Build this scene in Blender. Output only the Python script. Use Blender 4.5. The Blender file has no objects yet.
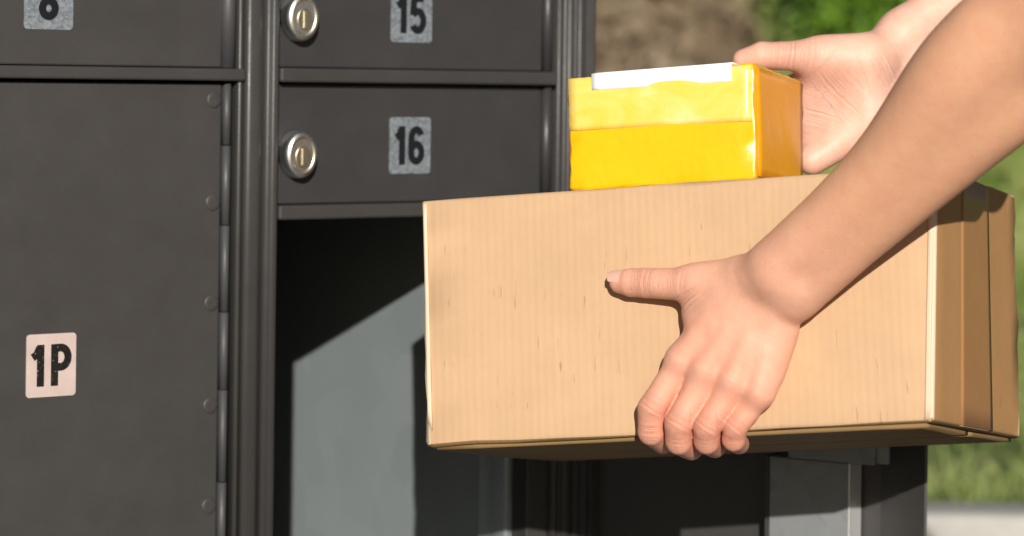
import bpy, bmesh, math, random
import numpy as np
from mathutils import Vector, Matrix
random.seed(7); rng = np.random.default_rng(11)
S = bpy.context.scene; COL = S.collection
R = math.radians

# ------------------------------------------------------------------ camera model
F_PX, ROLL, PY, ZC = 2500.0, 0.01267, 81.3, 0.93
A = R(34.6); CA, SA = math.cos(A), math.sin(A); Y0 = 2.2514
def un(x, y):
    dx, dy = x-512, y-PY; q = 1+ROLL*ROLL
    return (dx+ROLL*dy)/q/F_PX, (dy-ROLL*dx)/q/F_PX
def P(x, y, Y):                       # world point seen at pixel (x, y) at distance Y
    k, v = un(x, y); return Vector((k*Y, Y, ZC-v*Y))
X0 = un(277.5, 260)[0]*Y0
K = 1.10                              # the held boxes and the arms stand this much nearer the mailbox than first guessed
def PH(x, y, Y): return P(x, y, Y*K)
def ray_plane(x, y, p, n):
    k, v = un(x, y); d = Vector((k, 1, -v)); o = Vector((0, 0, ZC))
    return o + d*((p-o).dot(n)/d.dot(n))

# ------------------------------------------------------------------ object helpers
def new(name, me, parent=None, **props):
    o = bpy.data.objects.new(name, me); COL.objects.link(o)
    if parent: o.parent = parent
    for k, v in props.items(): o[k] = v
    return o
def empty(name, loc, rz=0, **props):
    o = new(name, None, **props); o.location = loc; o.rotation_euler = (0, 0, rz); o.empty_display_size = .05
    return o
def mesh_from(name, verts, faces, mats, fmat=None, smooth=False, uvs=None):
    me = bpy.data.meshes.new(name); me.from_pydata([tuple(v) for v in verts], [], faces)
    for m in mats: me.materials.append(m)
    if fmat is not None: me.polygons.foreach_set('material_index', fmat)
    if smooth: me.polygons.foreach_set('use_smooth', [True]*len(me.polygons))
    me.update(); return me
class MB:
    """collects shapes in one bmesh"""
    def __init__(s): s.bm = bmesh.new(); s.mi = 0
    def _set(s, fs, smooth=False):
        for f in fs: f.material_index = s.mi; f.smooth = smooth
    def quad(s, pts, smooth=False):
        f = s.bm.faces.new([s.bm.verts.new(p) for p in pts]); s._set([f], smooth); return f
    def box(s, x0, x1, y0, y1, z0, z1, bev=0, M=None, seg=2):
        r = bmesh.ops.create_cube(s.bm, size=1); vs = r['verts']
        for v in vs:
            v.co = Vector(((x0+x1)/2+v.co.x*(x1-x0), (y0+y1)/2+v.co.y*(y1-y0), (z0+z1)/2+v.co.z*(z1-z0)))
        fs = list({f for v in vs for f in v.link_faces})
        if bev:
            es = list({e for v in vs for e in v.link_edges})
            rr = bmesh.ops.bevel(s.bm, geom=es, offset=bev, segments=seg, profile=.5, affect='EDGES')
            fs = list({f for v in rr['verts'] for f in v.link_faces} | {f for f in fs if f.is_valid})
            vs = list({v for f in fs for v in f.verts})
        if M is not None:
            for v in vs: v.co = M @ v.co
        s._set(fs, False); return fs
    def extrude(s, prof, z0, z1, smooth=False, M=None):
        """closed profile [(x, y)] run from z0 to z1"""
        a = [s.bm.verts.new((x, y, z0)) for x, y in prof]; b = [s.bm.verts.new((x, y, z1)) for x, y in prof]
        n = len(prof); fs = []
        for i in range(n): fs.append(s.bm.faces.new((a[i], a[(i+1) % n], b[(i+1) % n], b[i])))
        s._set(fs, smooth)
        c = [s.bm.faces.new(b), s.bm.faces.new(a[::-1])]; s._set(c)
        if M is not None:
            for v in a+b: v.co = M @ v.co
        return fs
    def lathe(s, prof, c, axis='y', n=40, sx=1, sz=1, smooth=True):
        """profile [(radius, along)] about an axis through c"""
        rings = []
        for r, t in prof:
            ring = []
            for i in range(n):
                a = 2*math.pi*i/n
                if axis == 'y': p = (c[0]+r*sx*math.cos(a), c[1]+t, c[2]+r*sz*math.sin(a))
                else: p = (c[0]+r*sx*math.cos(a), c[1]+r*sz*math.sin(a), c[2]+t)
                ring.append(s.bm.verts.new(p))
            rings.append(ring)
        fs = []
        for a, b in zip(rings, rings[1:]):
            for i in range(n): fs.append(s.bm.faces.new((a[i], a[(i+1) % n], b[(i+1) % n], b[i])))
        s._set(fs, smooth)
        cc = [s.bm.faces.new(rings[-1]), s.bm.faces.new(rings[0][::-1])]; s._set(cc, False)
    def mesh(s, name, mats, recalc=True):
        if recalc: bmesh.ops.recalc_face_normals(s.bm, faces=s.bm.faces[:])
        me = bpy.data.meshes.new(name); s.bm.to_mesh(me); s.bm.free()
        for m in mats: me.materials.append(m)
        return me

# ------------------------------------------------------------------ materials
class NT:
    def __init__(s, name):
        s.m = bpy.data.materials.new(name); s.m.use_nodes = True; s.t = s.m.node_tree; s.b = s.t.nodes['Principled BSDF']
    def n(s, t, **kw):
        o = s.t.nodes.new('ShaderNode'+t)
        for k, v in kw.items():
            if k.startswith('i_'): o.inputs[k[2:].replace('_', ' ')].default_value = v
            else: setattr(o, k, v)
        return o
    def l(s, a, b): s.t.links.new(a, b)
    def coord(s, kind='Object', scale=(1, 1, 1)):
        c = s.n('TexCoord'); m = s.n('Mapping'); m.inputs['Scale'].default_value = scale
        s.l(c.outputs[kind], m.inputs['Vector']); return m.outputs['Vector']
    def noise(s, vec, scale, detail=4, rough=.55, dist=0):
        o = s.n('TexNoise'); o.inputs['Scale'].default_value = scale; o.inputs['Detail'].default_value = detail
        o.inputs['Roughness'].default_value = rough; o.inputs['Distortion'].default_value = dist
        s.l(vec, o.inputs['Vector']); return o.outputs['Fac']
    def ramp(s, fac, stops):
        o = s.n('ValToRGB'); e = o.color_ramp.elements
        while len(e) < len(stops): e.new(.5)
        for el, (p, c) in zip(e, stops): el.position = p; el.color = (*c, 1) if len(c) == 3 else c
        s.l(fac, o.inputs['Fac']); return o.outputs['Color']
    def mix(s, fac, a, b, mode='MIX'):
        o = s.n('MixRGB', blend_type=mode)
        for k, v in (('Fac', fac), ('Color1', a), ('Color2', b)):
            if isinstance(v, (int, float)): o.inputs[k].default_value = v
            elif isinstance(v, tuple): o.inputs[k].default_value = (*v, 1)
            else: s.l(v, o.inputs[k])
        return o.outputs['Color']
    def bump(s, h, strength=.3, dist=.001, prev=None):
        o = s.n('Bump'); o.inputs['Strength'].default_value = strength; o.inputs['Distance'].default_value = dist
        s.l(h, o.inputs['Height'])
        if prev is not None: s.l(prev, o.inputs['Normal'])
        s.l(o.outputs['Normal'], s.b.inputs['Normal']); return o.outputs['Normal']
    def set(s, color=None, rough=.5, metal=0, spec=.5, coat=0):
        if color is not None:
            if isinstance(color, tuple): s.b.inputs['Base Color'].default_value = (*color, 1)
            else: s.l(color, s.b.inputs['Base Color'])
        if isinstance(rough, (int, float)): s.b.inputs['Roughness'].default_value = rough
        else: s.l(rough, s.b.inputs['Roughness'])
        s.b.inputs['Metallic'].default_value = metal; s.b.inputs['Specular IOR Level'].default_value = spec
        s.b.inputs['Coat Weight'].default_value = coat
        return s.m

def paint_mat(name, c0, c1, rough):
    t = NT(name); v = t.coord()
    big = t.noise(v, 7, 5, .6); fine = t.noise(v, 1100, 2, .5); mid = t.noise(v, 260, 2)
    col = t.ramp(big, [(.3, c0), (.7, c1)])
    rg = t.ramp(t.noise(v, 30, 4), [(.3, (rough-.06,)*3), (.7, (rough+.08,)*3)])
    n = t.bump(mid, .10, .0008); t.bump(fine, .35, .0004, n)
    return t.set(col, rg, 0, .5)
M_paint = paint_mat('dark_bronze_paint', (.039, .0365, .0345), (.047, .044, .0415), .42)
M_paint_cool = paint_mat('dark_grey_paint', (.033, .0320, .0318), (.039, .0378, .0375), .40)
M_hinge = paint_mat('highlit_hinge_paint', (.048, .048, .049), (.062, .062, .063), .52)  # lighter than the doors: the sun's highlight on the hinges is in the colour
M_black = NT('black_gap').set((.012, .011, .010), .8)
def galv(name, c0, c1, rough, metal, sc=55):
    t = NT(name); v = t.coord()
    big = t.noise(v, sc, 5, .6, .4); vr = t.n('TexVoronoi'); vr.inputs['Scale'].default_value = sc*3; t.l(v, vr.inputs['Vector'])
    f = t.mix(.45, big, vr.outputs['Color'])
    col = t.ramp(f, [(.3, c0), (.7, c1)])
    t.bump(t.noise(v, 240, 3), .12, .0006)
    return t.set(col, rough, metal)
M_galv = galv('mottled_aluminium_plate', (.17, .20, .225), (.38, .42, .45), .40, .5, 170)
M_liner = galv('bare_grey_liner', (.235, .268, .275), (.262, .296, .303), .6, .1, 6)
M_raw = galv('scuffed_bare_metal', (.19, .20, .203), (.235, .247, .25), .5, .2, 16)
M_edge = NT('bright_cut_edge').set((.72, .72, .70), .35, .5)
def worn_plate():
    t = NT('pale_pink_plate'); v = t.coord()
    col = t.ramp(t.noise(v, 60, 4), [(.3, (.47, .37, .335)), (.7, (.53, .425, .38))])
    return t.set(col, .5)
M_plate = worn_plate()
def ink(name, wear):
    t = NT(name); v = t.coord()
    n = t.noise(v, 420, 5, .7)
    col = t.ramp(n, [(wear-.015, (.34, .28, .25)), (wear+.015, (.012, .011, .010))]) if wear else (.010, .011, .013)
    return t.set(col, .6, 0, .12)
M_ink = ink('black_ink', 0); M_ink_worn = ink('worn_black_ink', .36)
def metal(name, c, rough):
    t = NT(name); v = t.coord()
    t.bump(t.noise(v, 900, 3), .15, .0003)
    return t.set(t.ramp(t.noise(v, 130, 4), [(.3, tuple(x*.8 for x in c)), (.7, c)]), rough, 1)
M_chrome = metal('satin_nickel', (.74, .75, .72), .40)
M_brass = metal('worn_brass', (.80, .74, .60), .38)
M_brass_d = metal('dull_brass', (.62, .55, .38), .40)

def cardboard(name, c, streak=1.0, glare=0):
    t = NT(name)
    v = t.coord('UV', (1, 1, 1)); v2 = t.coord('UV', (260, 9, 1)); v3 = t.coord('UV', (520, 75, 1)); v4 = t.coord('UV', (900, 900, 1))
    mot = t.noise(v, 11, 6, .68)
    col = t.ramp(mot, [(.25, tuple(x*.88 for x in c)), (.75, tuple(min(1, x*1.05) for x in c))])
    st = t.noise(v2, 1, 3, .6)
    col = t.mix(t.ramp(st, [(.42, (0, 0, 0)), (.85, (.24*streak,)*3)]), col, tuple(x*.80 for x in c))
    fl = t.n('TexWave', wave_type='BANDS', bands_direction='X'); fl.inputs['Scale'].default_value = 1; fl.inputs['Distortion'].default_value = 1.2
    fl.inputs['Detail'].default_value = 2
    v5 = t.coord('UV', (45, 6, 1)); t.l(v5, fl.inputs['Vector'])
    col = t.mix(.032*streak, col, t.ramp(fl.outputs['Fac'], [(0, tuple(x*.72 for x in c)), (1, tuple(min(1, x*1.1) for x in c))]))
    # scattered dark scuffs, long in the flute direction
    sc = t.noise(v3, .42, 2, .5)
    msk = t.noise(v, 9, 2, .5)
    m1 = t.ramp(sc, [(.66, (0, 0, 0)), (.76, (.60, .60, .60))]); m2 = t.ramp(msk, [(.45, (0, 0, 0)), (.55, (1, 1, 1))])
    col = t.mix(t.mix(1, m1, m2, 'MULTIPLY'), col, tuple(x*.42 for x in c))
    n = t.bump(fl.outputs['Fac'], .10, .0008); t.bump(t.noise(v4, 1, 2), .12, .0003, n)
    return t.set(col, .72, 0, .25)
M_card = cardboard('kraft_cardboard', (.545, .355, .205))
M_card_side = cardboard('kraft_cardboard_shaded_end', (.44, .238, .096), .6)  # same board darkened: the weaker, glancing light on the ends is painted in
M_card_under = cardboard('kraft_cardboard_shaded_base', (.24, .15, .062), .5)  # same board again, with the shade under the box put into its colour
M_card_edge = cardboard('rubbed_highlit_card_edge', (.72, .56, .40), .3)  # rubbed paper, with the highlights of rounded edges put into the colour
def tape(name, c, rough, bump):
    t = NT(name); v = t.coord('UV', (1, 1, 1)); v2 = t.coord('UV', (14, 9, 1))
    col = t.ramp(t.noise(v, 28, 4, .6, 1.0), [(.3, tuple(x*.95 for x in c)), (.7, tuple(min(1, x*1.03) for x in c))])
    n = t.bump(t.noise(v2, 3, 4, .6, .8), bump, .002); t.bump(t.noise(v, 46, 3, .5), bump*.5, .0010, n)
    return t.set(col, rough, 0, .5)
M_tape = tape('brown_packing_tape', (.355, .175, .070), .45, .10); M_tape.node_tree.nodes['Principled BSDF'].inputs['Specular IOR Level'].default_value = .22
M_tape_clear = tape('grey_clear_tape', (.30, .23, .15), .22, .35)
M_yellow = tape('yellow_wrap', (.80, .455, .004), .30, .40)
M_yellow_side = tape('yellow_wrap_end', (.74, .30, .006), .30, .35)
def cloudy_tape():
    t = NT('pale_tape_over_yellow'); v = t.coord('UV', (1, 1.6, 1))
    col = t.ramp(t.noise(v, 17, 5, .62, .8), [(.30, (.84, .52, .05)), (.52, (.87, .59, .13)), (.72, (.90, .68, .30))])
    n = t.bump(t.noise(v, 22, 4, .6, 1.2), .45, .0022); t.bump(t.noise(t.coord('UV', (60, 7, 1)), 1, 3), .3, .0015, n)
    return t.set(col, .27, 0, .5)
M_yellow_tape = cloudy_tape()
M_white = tape('white_label_paper', (.86, .87, .87), .5, .04)

def skin_mat():
    t = NT('skin'); a = t.n('Attribute', attribute_name='tone')
    v = t.coord()
    blot = t.noise(v, 62, 5, .65)
    base = t.mix(t.ramp(blot, [(.36, (0, 0, 0)), (.68, (.42, .42, .42))]), a.outputs['Color'], (.64, .275, .175))
    frk = t.noise(v, 420, 3, .6)
    base = t.mix(t.ramp(frk, [(.58, (0, 0, 0)), (.72, (.12, .12, .12))]), base, (.36, .16, .09))
    vr = t.n('TexVoronoi'); vr.inputs['Scale'].default_value = 520; t.l(v, vr.inputs['Vector'])
    n = t.bump(vr.outputs['Distance'], .17, .0005); n = t.bump(t.noise(v, 1500, 3), .16, .0003, n)
    n = t.bump(t.noise(v, 110, 5, .6), .16, .0011, n)
    ca = t.n('Attribute', attribute_name='crease'); sp = t.n('SeparateColor'); t.l(ca.outputs['Color'], sp.inputs['Color'])
    ad = t.n('Math', operation='MULTIPLY_ADD'); t.l(t.noise(v, 160, 3), ad.inputs[0]); ad.inputs[1].default_value = .22; t.l(sp.outputs['Red'], ad.inputs[2])
    cv = t.n('CombineXYZ'); t.l(ad.outputs[0], cv.inputs['X'])
    ln = t.noise(cv.outputs['Vector'], 13, 3, .6); pw = t.ramp(ln, [(.34, (0, 0, 0)), (.50, (1, 1, 1))])
    t.bump(t.mix(sp.outputs['Green'], (1, 1, 1), pw), .9, .0011, n)
    m = t.set(base, .50, 0, .38)
    t.b.inputs['Subsurface Weight'].default_value = .05; t.b.inputs['Subsurface Radius'].default_value = (1, .35, .18)
    t.b.inputs['Subsurface Scale'].default_value = .006
    return m
M_skin = skin_mat()
M_nail = NT('fingernail').set((.72, .43, .335), .36, 0, .5)
def cloth(name, c):
    t = NT(name); v = t.coord()
    t.bump(t.noise(v, 30, 4), .5, .01)
    return t.set(t.ramp(t.noise(v, 300, 2), [(.3, tuple(x*.8 for x in c)), (.7, c)]), .85)
M_shirt = cloth('blue_cotton', (.10, .16, .26)); M_jeans = cloth('dark_denim', (.03, .045, .08)); M_shoe = cloth('grey_canvas', (.2, .2, .2))
M_hair = cloth('dark_brown_hair', (.025, .015, .01)); M_eye = NT('eye_white').set((.75, .74, .72), .2)

# ------------------------------------------------------------------ ground and garden
def ground_mats():
    t = NT('lawn'); v = t.coord()
    f = t.mix(.5, t.noise(v, 1.3, 4, .6), t.noise(v, 9, 5, .65))
    col = t.ramp(f, [(.36, (.11, .17, .035)), (.47, (.19, .25, .07)), (.55, (.30, .31, .13)), (.64, (.38, .30, .20))])
    t.bump(t.noise(v, 60, 5, .7), .8, .05); g = t.set(col, .9, 0, .2)
    t = NT('concrete_path'); v = t.coord()
    col = t.ramp(t.noise(v, 14, 6, .65), [(.3, (.32, .31, .285)), (.7, (.41, .395, .36))])
    t.bump(t.noise(v, 180, 4), .3, .004); p = t.set(col, .85, 0, .2)
    t = NT('bark_mulch'); v = t.coord()
    f = t.mix(.5, t.noise(v, 3.2, 4, .6), t.noise(v, 17, 5, .7))
    col = t.ramp(f, [(.36, (.16, .112, .070)), (.5, (.23, .165, .104)), (.62, (.29, .22, .145))])
    sx = t.n('SeparateXYZ'); t.l(v, sx.inputs['Vector']); ad = t.n('MATH' if False else 'Math', operation='ADD'); t.l(sx.outputs['X'], ad.inputs[0]); t.l(t.noise(v, 1.1, 3), ad.inputs[1])
    turf = t.ramp(t.noise(v, 2.2, 5, .65), [(.36, (.13, .19, .04)), (.5, (.27, .32, .09)), (.60, (.42, .43, .18))])
    hm = t.n('Math', operation='MULTIPLY'); hm.inputs[1].default_value = .5; t.l(ad.outputs[0], hm.inputs[0])
    col = t.mix(t.ramp(hm.outputs[0], [(.79, (0, 0, 0)), (.85, (1, 1, 1))]), col, turf)
    t.bump(t.noise(v, 26, 5, .7), .7, .06); b = t.set(col, .95, 0, .15)
    t = NT('compacted_gravel'); v = t.coord()
    t.bump(t.noise(v, 90, 5, .7), .6, .01); gr = t.set(t.ramp(t.noise(v, 40, 6, .7), [(.3, (.10, .095, .09)), (.7, (.17, .165, .155))]), .9, 0, .2)
    return g, p, b, gr
M_lawn, M_path, M_bark, M_gravel = ground_mats()
me = mesh_from('ground', [(-150, -150, 0), (150, -150, 0), (150, 150, 0), (-150, 150, 0)], [(0, 1, 2, 3)], [M_gravel])
new('ground', me, kind='structure')
b = MB(); b.box(-40, 40, 3.75, 4.895, -.10, .02, .006); new('path', b.mesh('path', [M_path]), kind='structure')
b = MB(); b.box(-40, 40, 4.90, 5.05, -.10, .092, .014); new('kerb', b.mesh('kerb', [M_path]), kind='structure')
b = MB(); b.box(-40, 40, 5.052, 9.4, -.10, .085); new('lawn', b.mesh('lawn', [M_lawn]), kind='structure')
b = MB(); b.box(-.72, .50, 2.05, 3.10, -.08, .045, .01); new('concrete_pad', b.mesh('concrete_pad', [M_path]), kind='structure')
# planted bank rising behind the lawn
nx, ny = 150, 44; vs = []; fs = []
for j in range(ny):
    for i in range(nx):
        x = -16+38*i/(nx-1); t = j/(ny-1); y = 8.6+7*t
        z = .02+2.9*(t*t*(3-2*t))**.75 + .10*math.sin(x*1.7+y)*t + .07*math.sin(x*4.1-y*3)*t + rng.normal(0, .03)*min(1, t*8)
        vs.append((x, y+.25*math.sin(x*.9), z))
for j in range(ny-1):
    for i in range(nx-1): k = j*nx+i; fs.append((k, k+1, k+nx+1, k+nx))
new('mulch_bank', mesh_from('mulch_bank', vs, fs, [M_bark], smooth=True), kind='structure')

def leaf_mat(name, a, b_):
    t = NT(name); g = t.n('NewGeometry')
    m = t.set(t.ramp(g.outputs['Random Per Island'], [(0, a), (1, b_)]), .6, 0, .35)
    t.b.inputs['Transmission Weight'].default_value = 0
    return m
M_leaf = leaf_mat('shrub_leaf', (.085, .19, .012), (.17, .31, .025)); M_leaf2 = leaf_mat('olive_leaf', (.12, .16, .04), (.26, .29, .09))
M_grass = leaf_mat('grass_blade', (.15, .21, .045), (.27, .30, .11)); M_dry = leaf_mat('dry_leaf', (.17, .125, .08), (.26, .20, .13))
M_twig = NT('twig_bark').set((.08, .055, .035), .9)
def leaves(pts, size, mats, upbias=.2):
    vs, fs = [], []
    for p in pts:
        d = rng.normal(size=3); d[2] += upbias; d /= np.linalg.norm(d)
        s_ = np.cross(d, rng.normal(size=3)); s_ /= np.linalg.norm(s_); s = size*rng.uniform(.6, 1.3); k = len(vs)
        vs += [p-d*s, p+s_*s*.42+d*s*.1, p+d*s, p-s_*s*.42+d*s*.1]; fs.append((k, k+1, k+2, k+3))
    return vs, fs
def shrub(name, cx, cy, cz, rx, ry, rz, n, mat, label, group=None):
    r = empty(name, (cx, cy, cz), label=label, category='shrub')
    if group: r['group'] = group
    pts = []
    cl = [(rng.normal(size=3)*np.array([.42, .42, .30])) for _ in range(26)]
    for i in range(n):
        c = cl[i % len(cl)]; p = c + rng.normal(size=3)*.17
        pts.append(np.array([p[0]*rx*1.3, p[1]*ry*1.3, rz*.62+p[2]*rz*1.3]))
    pts = [p for p in pts if p[2] > .02]
    v, f = leaves(pts, .042, [mat]); new('foliage', mesh_from('foliage', v, f, [mat]), r)
    b = MB()
    for c in cl[:14]:
        q = Vector((c[0]*rx*1.2, c[1]*ry*1.2, rz*.6+c[2]*rz)); 
        if q.z < .1: continue
        d = q.normalized(); s = d.orthogonal().normalized(); u = d.cross(s)
        a = [b.bm.verts.new((s*math.cos(k*2.1)+u*math.sin(k*2.1))*.014-Vector((0, 0, .08))) for k in range(3)]
        e = [b.bm.verts.new(q+(s*math.cos(k*2.1)+u*math.sin(k*2.1))*.004) for k in range(3)]
        for k in range(3): b.bm.faces.new((a[k], a[(k+1) % 3], e[(k+1) % 3], e[k]))
    new('stem', b.mesh('stem', [M_twig]), r)
    return r
shrub('leafy_shrub', 1.80, 10.6, .86, .50, .5, 1.75, 11000, M_leaf, 'bright green leafy shrub behind the raised hand, left of the arm')
shrub('leafy_shrub', 2.75, 10.4, .15, .60, .5, 1.0, 4200, M_leaf2, 'olive green bush beyond the lawn, at the far right behind the box')
# grass blades on the part of the lawn in view
n = 34000; gx = rng.uniform(.55, 3.0, n); gy = rng.uniform(5.10, 8.7, n); gh = rng.uniform(.02, .048, n)
keep = np.sin(gx*3.1+1.3*gy)+np.sin(gy*4.3-gx)+rng.normal(0, .8, n) > -.5
gx, gy, gh = gx[keep], gy[keep], gh[keep]; vs = []; fs = []
for x, y, h in zip(gx, gy, gh):
    a = rng.uniform(0, 6.28); w = .005; k = len(vs); lx, ly = rng.normal(0, .02, 2)
    vs += [(x-w*math.cos(a), y-w*math.sin(a), .084), (x+w*math.cos(a), y+w*math.sin(a), .084), (x+lx, y+ly, .084+h)]; fs.append((k, k+1, k+2))
new('grass', mesh_from('grass', vs, fs, [M_grass]), kind='stuff', label='short patchy grass growing beyond the concrete path', category='grass')
pts = []
for _ in range(2600):
    x, t = rng.uniform(-1, 1.1), rng.uniform(0, .55); y = 8.6+7*t
    z = .06+2.9*(t*t*(3-2*t))**.75+.10*math.sin(x*1.7+y)*t+.07*math.sin(x*4.1-y*3)*t
    pts.append(np.array([x, y+.25*math.sin(x*.9), z+.02]))
v, f = leaves(pts, .06, [M_dry]); new('leaf_litter', mesh_from('leaf_litter', v, f, [M_dry]), kind='stuff', label='dry brown leaf litter scattered over the mulch bank', category='leaf litter')

# ------------------------------------------------------------------ mailbox unit
UNIT = empty('mailbox_unit', (X0, Y0, 0), A, label='dark bronze cluster mailbox with numbered doors and one parcel door open', category='mailbox')
def Z(v): return ZC-v
# local frame: x = u along the face, y = depth behind the face, z up
VB = .56                                     # bottom of the parcel openings
TOP = -.0105-.1235*3-.02
ZT, ZB = Z(TOP), Z(VB)
D = .550
UL, UR = -.034-.345, .3555
b = MB()
# shell: top, back, left side, right side, bottom
b.box(UL, UR, -.016, D+.02, ZT, ZT+.035, .006); b.box(UL+.002, UR-.002, D, D+.012, ZB-.05, ZT-.0005)
b.box(UL, UL+.012, .004, D-.001, ZB-.05, ZT-.0005); b.box(UR-.012, UR, .012, D-.001, ZB-.05, ZT-.0005)
b.box(UL+.013, UR-.013, .003, D-.001, ZB-.05, ZB-.012)
# front frame: bottom rail
b.box(UL, UR, -.008, .002, ZB-.05, ZB-.0005, .003)
# centre stile, rounded section
def arc(cx, cy, r, a0, a1, n=8): return [(cx+r*math.cos(R(a0+(a1-a0)*i/n)), cy+r*math.sin(R(a0+(a1-a0)*i/n))) for i in range(n+1)]
prof = [(-.0335, .03), (-.0335, -.006)] + arc(-.0290, -.0085, .0045, 180, 270, 5) + [(-.0225, -.0132)] \
    + [(-.0225+.0012*i, -.0132+.0055*(1-math.cos(math.pi*i/9))/2) for i in range(1, 10)] + [(-.0105, -.0079)] \
    + [(-.0105+.0007*i, -.0079-.0045*(1-math.cos(math.pi*i/7))/2) for i in range(1, 8)] + arc(-.0030, -.0094, .0030, 270, 360, 5) + [(0, .03)]
prof = [(x-.0068, y) for x, y in prof]
b.extrude(prof, ZB, ZT-.0005, True)
# slim bead beside it with a dark groove between
b.extrude([(-.0465, .02)]+arc(-.0438, -.0055, .0026, 180, 360, 8)+[(-.0412, .02)], ZB, ZT-.0005, True)
# right stile
prof = [(x-.003, y*.6 if y < 0 else y) for x, y in [(.3065, .03), (.3065, -.003)]+arc(.3105, -.006, .003, 180, 360, 6)+[(.3145, -.002), (.3185, -.002)]+arc(.3235, -.006, .0045, 180, 360, 8) \
    + [(.3290, .001), (.3320, .001)]+arc(.3362, -.0045, .0036, 180, 330, 8)+[(.3405, -.001), (.345, -.001)]+arc(.3515, -.001, .004, 270, 360, 5)+[(.3555, .03)]]
b.extrude(prof, ZB, ZT-.0005, True)
b.box(.2785, .303, .0015, .028, ZB, Z(.1272)-.0005, .001)
b.box(-.0060, .3000, .0045, .0280, Z(.1262), Z(.1140))         # hidden block added behind the lowest rail to stop stray light and lower its shadow         # jamb of the open parcel compartment
# left end stile
b.box(UL, UL+.026, -.010, .003, ZB, ZT-.0005, .004)
# row rails, standing proud of the doors like small ledges
for col, (u0, u1) in enumerate(((UL+.0265, -.0420), (-.0062, .2985))):
    for k in range(-3, 2):
        if col == 0 and k == 1: continue
        v0, v1 = -.0095+.1235*k, .0034+.1235*k
        if col == 0: v0, v1 = -.0082+.1235*k, .0028+.1235*k
        y0 = -.0135 if col else -.0125
        w1 = u1-(.0 if col else -.0008)
        b.box(u0, w1, y0, .004, Z(v1), Z(v0), .0022, seg=3)
cab = new('cabinet', b.mesh('cabinet', [M_paint, M_black]), UNIT)
b = MB(); b.box(UL+.03, UR-.03, .05, D-.03, .05, ZB-.0505, .004); b.box(UL-.02, UR+.02, .0, D+.02, .05, .075, .006)
new('pedestal', b.mesh('pedestal', [M_paint]), UNIT)
# compartment 2P liner: open box behind the right-hand opening
b = MB()
b.box(.2782, .2802, .0285, D-.004, ZB+.002, Z(.1215))            # right wall
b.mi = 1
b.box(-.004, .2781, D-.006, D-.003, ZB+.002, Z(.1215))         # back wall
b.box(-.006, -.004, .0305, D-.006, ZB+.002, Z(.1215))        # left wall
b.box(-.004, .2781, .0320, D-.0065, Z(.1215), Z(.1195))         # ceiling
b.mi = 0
b.box(-.004, .2781, .0305, D-.0065, ZB-.001, ZB+.0015)           # floor
b.extrude([(.2780, .029)]+arc(.2745, .0305, .0030, 0, -180, 6)+[(.2715, .046), (.2730, .052), (.2750, .0725)]+arc(.2752, .076, .0022, 200, 60, 5)+[(.2780, .0775)], ZB+.003, Z(.1225), True)
new('compartment', b.mesh('compartment', [M_liner, M_black]), UNIT)

# --- number glyphs drawn as strokes: each stroke a strip a hair above the last
def ring(cx, cz, rx, rz, a0, a1, n=28): return [(cx+rx*math.cos(R(a0+(a1-a0)*i/n)), cz+rz*math.sin(R(a0+(a1-a0)*i/n))) for i in range(n+1)]
W_ = .20
GLYPH = {   # unit height 1, strokes of (points)
 '1': [[(.28, 0), (.28, 1)], [(.0, .70), (.14, .77), (.24, .93)]],
 '6': [ring(.26, .31, .185, .22, 0, 360), [(.075, .31), (.075, .52)]+ring(.26, .66, .185, .25, 172, 25, 16)],
 '5': [[(.46, .91), (.10, .91)], [(.12, .95), (.075, .47)], [(.075, .50)]+ring(.255, .33, .20, .245, 125, -150, 26)],
 '8': [ring(.26, .27, .185, .185, 0, 360), ring(.26, .735, .165, .18, 0, 360)],
 'P': [[(.10, 0), (.10, 1)], [(.10, .91), (.28, .91)]+ring(.28, .68, .20, .23, 90, -90, 18)+[(.10, .45)]],
}
def strip(b, pts, w, M, y):
    pts = [Vector((p[0], p[1])) for p in pts]; n = len(pts); closed = (pts[0]-pts[-1]).length < 1e-6
    L = []
    for i in range(n):
        if closed: d = pts[(i+1) % (n-1)]-pts[(i-1) % (n-1)]
        else: d = pts[min(n-1, i+1)]-pts[max(0, i-1)]
        d.normalize(); nn = Vector((-d.y, d.x)); L.append((pts[i]+nn*w/2, pts[i]-nn*w/2))
    for i in range(n-1):
        q = [L[i][1], L[i+1][1], L[i+1][0], L[i][0]]
        b.quad([M(p.x, p.y, y) for p in q])
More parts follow.
